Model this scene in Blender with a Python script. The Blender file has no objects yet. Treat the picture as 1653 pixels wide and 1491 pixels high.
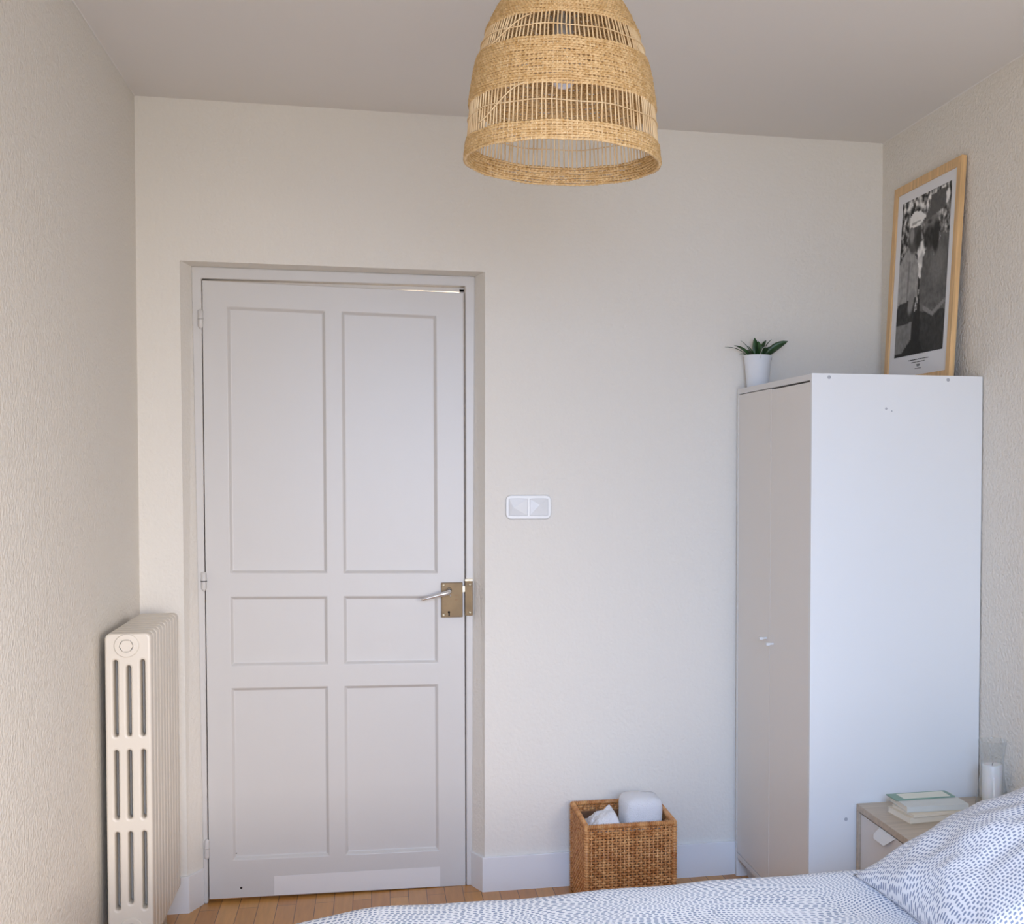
import bpy, bmesh, math, random
from mathutils import Vector, Matrix, noise
random.seed(7)
S = bpy.context.scene
COL = S.collection
PI = math.pi

# ------------------------------------------------------------------ camera
FPX, PCX, PCY = 2036.88, 1069.42, 821.97
YAW, PITCH, ROLL = -0.2241, -0.0329, -0.0028
CAM = Vector((0.7614, -4.3842, 1.4766))
cd = bpy.data.cameras.new('camera')
cam = bpy.data.objects.new('camera', cd)
COL.objects.link(cam)
c_, s_ = math.cos(YAW), math.sin(YAW)
cp, sp = math.cos(PITCH), math.sin(PITCH)
cr, sr = math.cos(ROLL), math.sin(ROLL)
fwd = Vector((-s_ * cp, c_ * cp, sp))
rt0 = Vector((c_, s_, 0))
dn0 = fwd.cross(rt0)
rt = rt0 * cr + dn0 * sr
dn = -rt0 * sr + dn0 * cr
M3 = Matrix((rt, -dn, -fwd)).transposed()
cam.matrix_world = Matrix.Translation(CAM) @ M3.to_4x4()
cd.sensor_fit = 'HORIZONTAL'
cd.sensor_width = 36
cd.lens = FPX / 1653 * 36
cd.shift_x = (826.5 - PCX) / 1653
cd.shift_y = (PCY - 745.5) / 1653
cd.clip_start = .05
S.camera = cam

# ------------------------------------------------------------------ world, light, exposure
S.view_settings.view_transform = 'Standard'
S.view_settings.look = 'None'
S.view_settings.gamma = 1
S.view_settings.exposure = 0.0
S.view_settings.use_curve_mapping = False
W = bpy.data.worlds.new('world')
S.world = W
W.use_nodes = True
W.node_tree.nodes['Background'].inputs[0].default_value = (.55, .70, 1, 1)
W.node_tree.nodes['Background'].inputs[1].default_value = 1.2


def area(name, loc, target, sx, sy, power, col):
    d = bpy.data.lights.new(name, 'AREA')
    d.shape = 'RECTANGLE'
    d.size, d.size_y = sx, sy
    d.energy = power
    d.color = col
    o = bpy.data.objects.new(name, d)
    COL.objects.link(o)
    o.location = loc
    o.rotation_euler = (Vector(target) - Vector(loc)).to_track_quat('-Z', 'Y').to_euler()
    return o


# window and sky daylight from behind the camera, then an added warm fill
area('window_daylight', (1.15, -4.88, 1.35), (1.15, 0, 1.25), 1.3, 1.9, 40, (1, .967, .915))
sk = area('sky_daylight', (1.0, -4.80, 1.85), (1.75, 0, .15), 1.2, .8, 11.5, (.27, .52, 1.0))
sk.data.spread = math.radians(62)
wl_ = area('warm_low_fill', (2.05, -4.85, 1.25), (.05, -.6, .35), .9, .8, 9.0, (1, .915, .86))  # added fill that warms the lower left, no source of its own
wl_.data.spread = math.radians(52)
# the hallway beyond the door has its own lamp
hl = bpy.data.lights.new('hall_lamp', 'POINT')
hl.energy = 60
hl.color = (1, .9, .75)
hl.shadow_soft_size = .08
ho = bpy.data.objects.new('hall_lamp', hl)
COL.objects.link(ho)
ho.location = (.8, .75, 2.3)


# ------------------------------------------------------------------ materials
def mat(name, col, rough=.6, metal=0, spec=.5, bump=None, var=None, **kw):
    m = bpy.data.materials.new(name)
    m.use_nodes = True
    nt = m.node_tree
    b = nt.nodes['Principled BSDF']
    b.inputs['Base Color'].default_value = (*col, 1)
    b.inputs['Roughness'].default_value = rough
    b.inputs['Metallic'].default_value = metal
    b.inputs['Specular IOR Level'].default_value = spec
    for k, v in kw.items():
        b.inputs[k.replace('_', ' ')].default_value = v
    tc = nt.nodes.new('ShaderNodeTexCoord')
    if bump:
        sc, st, dist = bump
        n = nt.nodes.new('ShaderNodeTexNoise')
        n.inputs['Scale'].default_value = sc
        n.inputs['Detail'].default_value = 3
        nt.links.new(tc.outputs['Object'], n.inputs['Vector'])
        bp = nt.nodes.new('ShaderNodeBump')
        bp.inputs['Strength'].default_value = st
        bp.inputs['Distance'].default_value = dist
        nt.links.new(n.outputs['Fac'], bp.inputs['Height'])
        nt.links.new(bp.outputs['Normal'], b.inputs['Normal'])
    if var:
        sc, amt = var[:2]
        n = nt.nodes.new('ShaderNodeTexNoise')
        n.inputs['Scale'].default_value = sc
        n.inputs['Detail'].default_value = 4
        mp = nt.nodes.new('ShaderNodeMapping')
        mp.inputs['Scale'].default_value = var[2] if len(var) > 2 else (1, 1, 1)
        nt.links.new(tc.outputs['Object'], mp.inputs['Vector'])
        nt.links.new(mp.outputs['Vector'], n.inputs['Vector'])
        r = nt.nodes.new('ShaderNodeValToRGB')
        r.color_ramp.elements[0].position = .3
        r.color_ramp.elements[1].position = .7
        r.color_ramp.elements[0].color = (*[max(0, c * (1 - amt)) for c in col], 1)
        r.color_ramp.elements[1].color = (*[min(1, c * (1 + amt)) for c in col], 1)
        nt.links.new(n.outputs['Fac'], r.inputs['Fac'])
        nt.links.new(r.outputs['Color'], b.inputs['Base Color'])
    return m


WALLC = (.85, .80, .72)
M_wall = mat('stucco_paint', WALLC, .85, spec=.25, bump=(90, .8, .007))
M_wall_back = mat('stucco_paint_fine', WALLC, .85, spec=.25, bump=(80, .6, .005))
M_ceil = mat('ceiling_paint', (.84, .80, .75), .9, spec=.2)
M_trim = mat('gloss_white_paint', (.67, .64, .605), .38, bump=(14, .08, .01))
M_patch = mat('bright_white_paint', (.84, .81, .775), .33, bump=(14, .06, .01))
M_dark = mat('gap_shade', (.10, .085, .07), .8)
M_base = mat('baseboard_paint', (.86, .85, .84), .4, bump=(10, .06, .01))
M_rad = mat('radiator_enamel', (.76, .69, .59), .35, bump=(30, .05, .004))
M_melamine = mat('white_melamine', (.82, .815, .80), .35)
M_doorfoil = mat('greige_foil', (.83, .795, .755), .4)
M_edge = mat('melamine_edge', (.80, .79, .78), .45)
M_plug = mat('screw_cover', (.45, .45, .47), .5)
M_plastic = mat('white_plastic', (.80, .795, .78), .3)
M_brass = mat('aged_brass', (.19, .125, .06), .48, metal=.45, bump=(40, .1, .003), var=(12, .25))
M_screw = mat('pale_brass_screw', (.75, .66, .48), .3, metal=.6)
M_steel = mat('brushed_aluminium', (.85, .85, .86), .25, metal=.9)
M_black = mat('black_void', (.012, .01, .01), .8)
M_pine = mat('pine_frame', (.74, .47, .22), .45, var=(6, .18, (12, 12, 1)))
M_mount = mat('poster_paper', (.84, .84, .86), .5)
M_ink = mat('printed_ink', (.10, .10, .10), .6)
M_pot = mat('white_enamel_pot', (.85, .87, .90), .3)
M_wire = mat('galvanised_wire', (.7, .7, .7), .3, metal=.8)
M_leaf = mat('leaf_green', (.028, .075, .022), .4, var=(30, .5))
M_soil = mat('potting_soil', (.05, .035, .025), .95)
M_oakns = mat('oak_veneer', (.53, .435, .33), .5, var=(5, .13, (1.2, 14, 14)))
M_drawer = mat('pale_drawer_foil', (.76, .72, .68), .45)
M_towel = mat('terry_towel', (.93, .92, .94), .95, bump=(320, .8, .006), Sheen_Weight=.3)
M_candle = mat('cream_wax', (.92, .87, .82), .35, Subsurface_Weight=.2)
M_sheet = mat('mattress_cloth', (.85, .85, .85), .9)
M_bedwood = mat('bed_wood', (.5, .36, .22), .5, var=(6, .2, (1, 14, 14)))
M_bulb = mat('frosted_bulb', (.80, .83, .93), .25)
M_socket = mat('grey_socket', (.45, .43, .40), .5)
M_cord = mat('white_cord', (.8, .8, .8), .5)
M_pvc = mat('window_white', (.85, .85, .85), .35)


def glass(name):
    """thin clear glass: mostly see-through, reflecting more at grazing angles"""
    m = bpy.data.materials.new(name)
    m.use_nodes = True
    nt = m.node_tree
    nt.nodes.remove(nt.nodes['Principled BSDF'])
    tr = nt.nodes.new('ShaderNodeBsdfTransparent')
    tr.inputs[0].default_value = (.97, .98, .985, 1)
    gl = nt.nodes.new('ShaderNodeBsdfGlossy')
    gl.inputs['Roughness'].default_value = .03
    fr = nt.nodes.new('ShaderNodeLayerWeight')
    fr.inputs['Blend'].default_value = .5
    pw = nt.nodes.new('ShaderNodeMath')
    pw.operation = 'POWER'
    pw.inputs[1].default_value = 2.5
    nt.links.new(fr.outputs['Facing'], pw.inputs[0])
    ma = nt.nodes.new('ShaderNodeMath')
    ma.operation = 'MULTIPLY_ADD'
    ma.inputs[1].default_value = .30
    ma.inputs[2].default_value = .03
    nt.links.new(pw.outputs[0], ma.inputs[0])
    mx = nt.nodes.new('ShaderNodeMixShader')
    nt.links.new(ma.outputs[0], mx.inputs[0])
    nt.links.new(tr.outputs[0], mx.inputs[1])
    nt.links.new(gl.outputs[0], mx.inputs[2])
    nt.links.new(mx.outputs[0], nt.nodes['Material Output'].inputs[0])
    return m


M_glass = glass('clear_glass')


def cane(name, c1, c2, sc=60, rough=.5):
    m = bpy.data.materials.new(name)
    m.use_nodes = True
    nt = m.node_tree
    b = nt.nodes['Principled BSDF']
    b.inputs['Roughness'].default_value = rough
    tc = nt.nodes.new('ShaderNodeTexCoord')
    n = nt.nodes.new('ShaderNodeTexNoise')
    n.inputs['Scale'].default_value = sc
    n.inputs['Detail'].default_value = 3
    r = nt.nodes.new('ShaderNodeValToRGB')
    r.color_ramp.elements[0].position = .35
    r.color_ramp.elements[1].position = .68
    r.color_ramp.elements[0].color = (*c1, 1)
    r.color_ramp.elements[1].color = (*c2, 1)
    nt.links.new(tc.outputs['Object'], n.inputs['Vector'])
    nt.links.new(n.outputs['Fac'], r.inputs['Fac'])
    nt.links.new(r.outputs['Color'], b.inputs['Base Color'])
    return m


M_seagrass = cane('seagrass_twine', (.62, .38, .15), (.84, .59, .30), 90)
M_stake = cane('peeled_cane', (.66, .45, .23), (.86, .66, .40), 25)
M_rattan = cane('honey_rattan', (.47, .18, .05), (.78, .41, .16), 38, .4)
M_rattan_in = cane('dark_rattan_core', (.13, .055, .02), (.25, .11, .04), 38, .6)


def nodes_math(nt, op, a, b=None, c=None):
    n = nt.nodes.new('ShaderNodeMath')
    n.operation = op
    for i, v in enumerate((a, b, c)):
        if v is None:
            continue
        if isinstance(v, (int, float)):
            n.inputs[i].default_value = v
        else:
            nt.links.new(v, n.inputs[i])
    return n.outputs[0]


def dash_fabric(name, base, ink, pu, pv, seed, A=.15):
    """white cotton printed with rows of short blue-grey dashes that swirl"""
    m = bpy.data.materials.new(name)
    m.use_nodes = True
    nt = m.node_tree
    b = nt.nodes['Principled BSDF']
    b.inputs['Roughness'].default_value = .85
    b.inputs['Specular IOR Level'].default_value = .2
    uv = nt.nodes.new('ShaderNodeTexCoord')
    n = nt.nodes.new('ShaderNodeTexNoise')
    n.inputs['Scale'].default_value = 4.2
    n.inputs['Detail'].default_value = .5
    mp = nt.nodes.new('ShaderNodeMapping')
    mp.inputs['Location'].default_value = (seed, seed * .7, 0)
    nt.links.new(uv.outputs['UV'], mp.inputs['Vector'])
    nt.links.new(mp.outputs['Vector'], n.inputs['Vector'])
    sep = nt.nodes.new('ShaderNodeSeparateXYZ')
    nt.links.new(uv.outputs['UV'], sep.inputs[0])
    sc = nt.nodes.new('ShaderNodeSeparateColor')
    nt.links.new(n.outputs['Color'], sc.inputs[0])
    u = nodes_math(nt, 'MULTIPLY_ADD', sc.outputs[0], A, sep.outputs[0])
    v = nodes_math(nt, 'MULTIPLY_ADD', sc.outputs[1], A, sep.outputs[1])
    v = nodes_math(nt, 'DIVIDE', v, pv)
    row = nodes_math(nt, 'FLOOR', v)
    fv = nodes_math(nt, 'SUBTRACT', nodes_math(nt, 'FRACT', v), .5)
    u = nodes_math(nt, 'DIVIDE', u, pu)
    wn = nt.nodes.new('ShaderNodeTexWhiteNoise')
    wn.noise_dimensions = '1D'
    nt.links.new(row, wn.inputs['W'])
    u = nodes_math(nt, 'ADD', u, wn.outputs['Value'])
    fu = nodes_math(nt, 'SUBTRACT', nodes_math(nt, 'FRACT', u), .5)
    du = nodes_math(nt, 'POWER', nodes_math(nt, 'ABSOLUTE', nodes_math(nt, 'DIVIDE', fu, .31)), 3.0)
    dv = nodes_math(nt, 'POWER', nodes_math(nt, 'ABSOLUTE', nodes_math(nt, 'DIVIDE', fv, .27)), 3.0)
    d = nodes_math(nt, 'ADD', du, dv)
    k = nt.nodes.new('ShaderNodeMapRange')
    k.inputs[1].default_value = .7
    k.inputs[2].default_value = 1.5
    k.inputs[3].default_value = 1
    k.inputs[4].default_value = 0
    nt.links.new(d, k.inputs[0])
    mx = nt.nodes.new('ShaderNodeMix')
    mx.data_type = 'RGBA'
    mx.inputs['A'].default_value = (*base, 1)
    mx.inputs['B'].default_value = (*ink, 1)
    nt.links.new(k.outputs[0], mx.inputs['Factor'])
    nt.links.new(mx.outputs['Result'], b.inputs['Base Color'])
    return m


M_duvet = dash_fabric('dashed_duvet_cotton', (.84, .85, .88), (.25, .31, .43), .0125, .0085, 3.1)
M_pillow = dash_fabric('dashed_pillow_cotton', (.84, .86, .91), (.27, .32, .45), .0120, .0098, 9.4, .10)


def floor_mat():
    m = bpy.data.materials.new('oak_strip_floor')
    m.use_nodes = True
    nt = m.node_tree
    b = nt.nodes['Principled BSDF']
    b.inputs['Roughness'].default_value = .32
    tc = nt.nodes.new('ShaderNodeTexCoord')
    mp = nt.nodes.new('ShaderNodeMapping')
    mp.inputs['Rotation'].default_value = (0, 0, PI / 2)
    nt.links.new(tc.outputs['Object'], mp.inputs['Vector'])
    br = nt.nodes.new('ShaderNodeTexBrick')
    br.inputs['Scale'].default_value = 1
    br.inputs['Brick Width'].default_value = .62
    br.inputs['Row Height'].default_value = .062
    br.inputs['Mortar Size'].default_value = .0012
    br.inputs['Mortar Smooth'].default_value = .2
    br.inputs['Color1'].default_value = (.54, .235, .055, 1)
    br.inputs['Color2'].default_value = (.68, .34, .095, 1)
    br.inputs['Mortar'].default_value = (.13, .065, .03, 1)
    nt.links.new(mp.outputs['Vector'], br.inputs['Vector'])
    n = nt.nodes.new('ShaderNodeTexNoise')
    n.inputs['Scale'].default_value = 8
    n.inputs['Detail'].default_value = 5
    m2 = nt.nodes.new('ShaderNodeMapping')
    m2.inputs['Scale'].default_value = (9, .8, 1)
    nt.links.new(tc.outputs['Object'], m2.inputs['Vector'])
    nt.links.new(m2.outputs['Vector'], n.inputs['Vector'])
    r = nt.nodes.new('ShaderNodeMapRange')
    r.inputs[3].default_value = .78
    r.inputs[4].default_value = 1.2
    nt.links.new(n.outputs['Fac'], r.inputs[0])
    vm = nt.nodes.new('ShaderNodeVectorMath')
    vm.operation = 'SCALE'
    nt.links.new(br.outputs['Color'], vm.inputs[0])
    nt.links.new(r.outputs[0], vm.inputs['Scale'])
    nt.links.new(vm.outputs[0], b.inputs['Base Color'])
    return m


M_floor = floor_mat()


# ------------------------------------------------------------------ mesh helpers
def link(name, me, m=None, parent=None, smooth=False):
    o = bpy.data.objects.new(name, me)
    COL.objects.link(o)
    if m is not None:
        if isinstance(m, (list, tuple)):
            for q in m:
                me.materials.append(q)
        else:
            me.materials.append(m)
    if parent is not None:
        o.parent = parent
    if smooth:
        for p in me.polygons:
            p.use_smooth = True
    return o


class MB:
    def __init__(s):
        s.v, s.f = [], []

    def add(s, vs, fs):
        n = len(s.v)
        s.v += [tuple(v) for v in vs]
        s.f += [tuple(i + n for i in f) for f in fs]
        return s

    def box(s, x0, x1, y0, y1, z0, z1):
        vs = [(x, y, z) for z in (z0, z1) for y in (y0, y1) for x in (x0, x1)]
        return s.add(vs, [(0, 2, 3, 1), (4, 5, 7, 6), (0, 1, 5, 4), (2, 6, 7, 3), (0, 4, 6, 2), (1, 3, 7, 5)])

    def hexa(s, a, b):
        """two quads (front a, back b) joined"""
        return s.add(list(a) + list(b), [(0, 1, 2, 3), (7, 6, 5, 4), (0, 4, 5, 1), (1, 5, 6, 2), (2, 6, 7, 3), (3, 7, 4, 0)])

    def tube(s, pts, r, n=8, closed=False, caps=True):
        pts = [Vector(p) for p in pts]
        N = len(pts)
        rs = r if isinstance(r, (list, tuple)) else [r] * N
        base = len(s.v)
        up = None
        for i, p in enumerate(pts):
            if closed:
                t = pts[(i + 1) % N] - pts[i - 1]
            else:
                t = pts[min(i + 1, N - 1)] - pts[max(i - 1, 0)]
            t.normalize()
            if up is None:
                up = Vector((0, 0, 1)) if abs(t.z) < .9 else Vector((1, 0, 0))
            a = up - t * up.dot(t)
            if a.length < 1e-5:
                a = t.orthogonal()
            a.normalize()
            up = a
            bb = t.cross(a)
            for k in range(n):
                q = 2 * PI * k / n
                s.v.append(tuple(p + (a * math.cos(q) + bb * math.sin(q)) * rs[i]))
        for i in range(N if closed else N - 1):
            j = (i + 1) % N
            for k in range(n):
                l = (k + 1) % n
                s.f.append((base + i * n + k, base + i * n + l, base + j * n + l, base + j * n + k))
        if caps and not closed:
            s.f.append(tuple(base + k for k in range(n))[::-1])
            s.f.append(tuple(base + (N - 1) * n + k for k in range(n)))
        return s

    def lathe(s, prof, c=(0, 0, 0), n=48, axis='z', cap0=False, cap1=False):
        base = len(s.v)
        for r, h in prof:
            for k in range(n):
                q = 2 * PI * k / n
                if axis == 'z':
                    s.v.append((c[0] + r * math.cos(q), c[1] + r * math.sin(q), c[2] + h))
                elif axis == 'y':
                    s.v.append((c[0] + r * math.cos(q), c[1] - h, c[2] + r * math.sin(q)))
                else:
                    s.v.append((c[0] - h, c[1] + r * math.cos(q), c[2] + r * math.sin(q)))
        m = len(prof)
        for i in range(m - 1):
            for k in range(n):
                l = (k + 1) % n
                s.f.append((base + i * n + k, base + i * n + l, base + (i + 1) * n + l, base + (i + 1) * n + k))
        if cap0:
            s.f.append(tuple(base + k for k in range(n))[::-1])
        if cap1:
            s.f.append(tuple(base + (m - 1) * n + k for k in range(n)))
        return s

    def mesh(s, name, fix=True):
        me = bpy.data.meshes.new(name)
        me.from_pydata(s.v, [], s.f)
        if fix:
            bm = bmesh.new()
            bm.from_mesh(me)
            bmesh.ops.recalc_face_normals(bm, faces=bm.faces)
            bm.to_mesh(me)
            bm.free()
        me.update()
        return me

    def build(s, name, m, parent=None, smooth=False, bevel=0, seg=2):
        me = s.mesh(name)
        o = link(name, me, m, parent, smooth)
        if bevel:
            b = o.modifiers.new('bevel', 'BEVEL')
            b.width = bevel
            b.segments = seg
            b.limit_method = 'ANGLE'
            b.angle_limit = math.radians(40)
            b.harden_normals = False
        return o


def empty(name, loc, label=None, cat=None, group=None, kind=None):
    o = bpy.data.objects.new(name, None)
    COL.objects.link(o)
    o.location = loc
    o.empty_display_size = .05
    tag(o, label, cat, group, kind)
    return o


def tag(o, label=None, cat=None, group=None, kind=None):
    if label:
        o['label'] = label
    if cat:
        o['category'] = cat
    if group:
        o['group'] = group
    if kind:
        o['kind'] = kind
    return o


def struct(o):
    o['kind'] = 'structure'
    return o


def curve_plate(name, outer, holes, depth, bevel, m, parent=None, res=3, axis='xz'):
    """flat plate with holes and rounded rims (2D curve converted to a mesh), plane xz, extruded along y"""
    cu = bpy.data.curves.new(name, 'CURVE')
    cu.dimensions = '2D'
    cu.fill_mode = 'BOTH'
    cu.extrude = depth / 2 - bevel
    cu.bevel_depth = bevel
    cu.bevel_resolution = res
    for loop in [outer] + holes:
        sp_ = cu.splines.new('POLY')
        sp_.points.add(len(loop) - 1)
        for i, (x, z) in enumerate(loop):
            sp_.points[i].co = (x, z, 0, 1)
        sp_.use_cyclic_u = True
    t = bpy.data.objects.new(name + '_tmp', cu)
    COL.objects.link(t)
    bpy.context.view_layer.update()
    dg = bpy.context.evaluated_depsgraph_get()
    me = bpy.data.meshes.new_from_object(t.evaluated_get(dg))
    bpy.data.objects.remove(t)
    bpy.data.curves.remove(cu)
    for v in me.vertices:
        x, y, z = v.co
        v.co = (x, -z, y)
    me.update()
    me.materials.clear()
    o = link(name, me, m, parent, smooth=True)
    try:
        me.set_sharp_from_angle(angle=math.radians(50))
    except Exception:
        pass
    return o


def rrect(x0, x1, z0, z1, r, n=5):
    pts = []
    for cx, cz, a0 in ((x1 - r, z1 - r, 0), (x0 + r, z1 - r, 90), (x0 + r, z0 + r, 180), (x1 - r, z0 + r, 270)):
        for k in range(n + 1):
            a = math.radians(a0 + 90 * k / n)
            pts.append((cx + r * math.cos(a), cz + r * math.sin(a)))
    return pts


# ------------------------------------------------------------------ room shell
XL, XR, H, YF = .011, 2.588, 2.670, -4.95
BB = .121
# door recess trapezoid, (top, bottom) x positions
RX0T, RX0B, RX1T, RX1B, RZ = .144, .150, 1.134, 1.128, 2.147
FX0T, FX0B, FX1T, FX1B, FZ = .170, .192, 1.105, 1.089, 2.141
RD = .075
T = .20

w = MB()
# front skin of the back wall round the recess
w.add([(XL - .1, 0, 0), (RX0B, 0, 0), (RX0T, 0, RZ), (XL - .1, 0, RZ), (XL - .1, 0, H + .05), (RX0T, 0, H + .05),
       (RX1T, 0, RZ), (RX1T, 0, H + .05), (XR + .1, 0, RZ), (XR + .1, 0, H + .05), (RX1B, 0, 0), (XR + .1, 0, 0)],
      [(0, 1, 2, 3), (3, 2, 5, 4), (2, 6, 7, 5), (6, 8, 9, 7), (10, 11, 8, 6)])
# splayed reveals
w.add([(RX0B, 0, 0), (RX0T, 0, RZ), (FX0T, RD, FZ), (FX0B, RD, 0)], [(0, 1, 2, 3)])
w.add([(RX1B, 0, 0), (RX1T, 0, RZ), (FX1T, RD, FZ), (FX1B, RD, 0)], [(0, 1, 2, 3)])
w.add([(RX0T, 0, RZ), (RX1T, 0, RZ), (FX1T, RD, FZ), (FX0T, RD, FZ)], [(0, 1, 2, 3)])
# back of the wall, beyond the frame
w.add([(FX0B, RD, 0), (FX0T, RD, FZ), (FX0T, T, FZ), (FX0B, T, 0)], [(0, 1, 2, 3)])
w.add([(FX1B, RD, 0), (FX1T, RD, FZ), (FX1T, T, FZ), (FX1B, T, 0)], [(0, 1, 2, 3)])
w.add([(FX0T, RD, FZ), (FX1T, RD, FZ), (FX1T, T, FZ), (FX0T, T, FZ)], [(0, 1, 2, 3)])
w.add([(XL - .1, T, 0), (FX0B, T, 0), (FX0T, T, FZ), (XL - .1, T, FZ), (XL - .1, T, H + .05), (FX0T, T, H + .05),
       (FX1T, T, FZ), (FX1T, T, H + .05), (XR + .1, T, FZ), (XR + .1, T, H + .05), (FX1B, T, 0), (XR + .1, T, 0)],
      [(0, 1, 2, 3), (3, 2, 5, 4), (2, 6, 7, 5), (6, 8, 9, 7), (10, 11, 8, 6)])
me = w.mesh('wall_back', fix=False)
struct(link('wall_back', me, M_wall_back))
struct(MB().box(XL - .1, XL, YF, 0, 0, H + .05).build('wall_left', M_wall))
struct(MB().box(XR, XR + .1, YF, 0, 0, H + .05).build('wall_right', M_wall))
# ceiling with soft plaster coves along the side walls
cl = MB()
R1, R2 = .003, .003
prof = [(XL + .0005, H - R1)] + [(XL + .0005 + R1 * (1 - math.cos(a)), H - R1 + R1 * math.sin(a)) for a in [PI / 2 * k / 10 for k in range(1, 11)]]
prof += [(XR - .0005 - R2 * (1 - math.cos(a)), H - R2 + R2 * math.sin(a)) for a in [PI / 2 * (10 - k) / 10 for k in range(0, 10)]] + [(XR - .0005, H - R2)]
prof += [(XR - .0005, H + .06), (XL + .0005, H + .06)]
n_ = len(prof)
cl.add([(x, y, z) for y in (YF, 0) for x, z in prof],
       [(i, (i + 1) % n_, n_ + (i + 1) % n_, n_ + i) for i in range(n_)])
o = struct(cl.build('ceiling', M_ceil, smooth=True))
o.data.set_sharp_from_angle(angle=math.radians(40))
struct(MB().box(XL - .1, XR + .1, YF, 1.3, -.05, 0).build('floor', M_floor))

# wall behind the camera with a window opening
WX0, WX1, WZ0, WZ1 = .35, 2.45, .40, 2.30
wf = MB()
wf.box(XL - .1, WX0, YF - .2, YF, 0, H + .05).box(WX1, XR + .1, YF - .2, YF, 0, H + .05)
wf.box(WX0, WX1, YF - .2, YF, 0, WZ0).box(WX0, WX1, YF - .2, YF, WZ1, H + .05)
struct(wf.build('wall_front', M_wall))
wi = struct(empty('window_1', ((WX0 + WX1) / 2, YF - .1, WZ0)))
ox, oy, oz = wi.location


def off(mb, o):
    mb.v = [(x - o[0], y - o[1], z - o[2]) for x, y, z in mb.v]
    return mb


fr = MB().box(WX0, WX0 + .06, YF - .13, YF - .07, WZ0, WZ1).box(WX1 - .06, WX1, YF - .13, YF - .07, WZ0, WZ1)
fr.box(WX0 + .06, WX1 - .06, YF - .13, YF - .07, WZ0, WZ0 + .06).box(WX0 + .06, WX1 - .06, YF - .13, YF - .07, WZ1 - .06, WZ1)
fr.box(1.36, 1.44, YF - .13, YF - .07, WZ0 + .06, WZ1 - .06)
off(fr, wi.location).build('window_frame', M_pvc, wi)
for a, b in ((WX0 + .06, 1.36), (1.44, WX1 - .06)):
    off(MB().box(a, b, YF - .105, YF - .097, WZ0 + .06, WZ1 - .06), wi.location).build('pane', M_glass, wi)

# hallway beyond the door (only glimpsed over the leaf)
hw = MB()
hw.add([(-.3, T, 0), (-.3, 1.3, 0), (-.3, 1.3, 2.67), (-.3, T, 2.67)], [(0, 1, 2, 3)])
hw.add([(1.8, T, 0), (1.8, 1.3, 0), (1.8, 1.3, 2.67), (1.8, T, 2.67)], [(0, 1, 2, 3)])
hw.add([(-.3, 1.3, 0), (1.8, 1.3, 0), (1.8, 1.3, 2.67), (-.3, 1.3, 2.67)], [(0, 1, 2, 3)])
hw.add([(-.3, T, 2.67), (1.8, T, 2.67), (1.8, 1.3, 2.67), (-.3, 1.3, 2.67)], [(0, 1, 2, 3)])
struct(link('wall_hall', hw.mesh('wall_hall', fix=False), M_ceil))

# baseboards
bb = MB()
bt = .012
bb.box(RX1B - .002, XR - .001, -bt, -.0005, 0, BB)
bb.hexa([(RX1B - .002, -bt, 0), (RX1B - .002, -bt, BB), (RX1B - .002, 0, BB), (RX1B - .002, 0, 0)],
        [(RX1B - .014, -bt, 0), (RX1B - .014, -bt, BB), (RX1B - .002, .0, BB), (RX1B - .002, .0, 0)])
o = MB()
# right run and its return into the recess as one moulding
pts = [(XR - .001, -.0005), (XR - .001, -bt), (RX1B - .008, -bt), (FX1B - .004, RD - .002), (FX1B + .003, RD + .0), (RX1B + .001, -.0005)]
o.add([(x, y, 0) for x, y in pts] + [(x, y, BB) for x, y in pts],
      [(0, 1, 7, 6), (1, 2, 8, 7), (2, 3, 9, 8), (3, 4, 10, 9), (4, 5, 11, 10), (5, 0, 6, 11), (6, 7, 8, 11), (8, 9, 10, 11)])
struct(o.build('baseboard_back', M_base, bevel=.002))
o = MB()
pts = [(XL + .001, -.0005), (XL + .001, -bt), (RX0B + .006, -bt), (FX0B + .002, RD - .002), (FX0B - .006, RD), (RX0B - .002, -.0005)]
o.add([(x, y, 0) for x, y in pts] + [(x, y, BB) for x, y in pts],
      [(0, 1, 7, 6), (1, 2, 8, 7), (2, 3, 9, 8), (3, 4, 10, 9), (4, 5, 11, 10), (5, 0, 6, 11), (6, 7, 8, 11), (8, 9, 10, 11)])
struct(o.build('baseboard_left', M_base, bevel=.002))

# ------------------------------------------------------------------ door
DO = empty('door_1', (.64, RD, 0), kind='structure')
dloc = Vector(DO.location)


def dbuild(mb, name, m, parent=None, **kw):
    return off(mb, dloc).build(name, m, parent or DO, **kw)


def lerp(a, b, t):
    return a + (b - a) * t


def lx0(z):
    return lerp(.2085, .2035, z / 2.1)


def lx1(z):
    return lerp(1.0675, 1.0645, z / 2.1)


fy0, fy1 = RD - .004, RD + .06
IZ = 2.106          # inner top of the frame
fm = MB()
ro = [(FX0B, 0), (FX0T, FZ), (FX1T, FZ), (FX1B, 0)]
ri = [(lx0(0) - .003, 0), (lx0(IZ) - .002, 2.102), (lx1(IZ) + .006, IZ), (lx1(0) + .003, 0)]
fv = [(x, y, z) for y in (fy0, fy1) for x, z in ro + ri]
ff = []
for q in range(3):
    ff += [(q, q + 1, q + 5, q + 4), (8 + q, 12 + q, 13 + q, 9 + q), (q, 8 + q, 9 + q, q + 1), (4 + q, 5 + q, 13 + q, 12 + q)]
ff += [(0, 4, 12, 8), (3, 11, 15, 7)]
fm.add(fv, ff)
dbuild(fm, 'door_frame', M_trim, bevel=.004)
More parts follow.
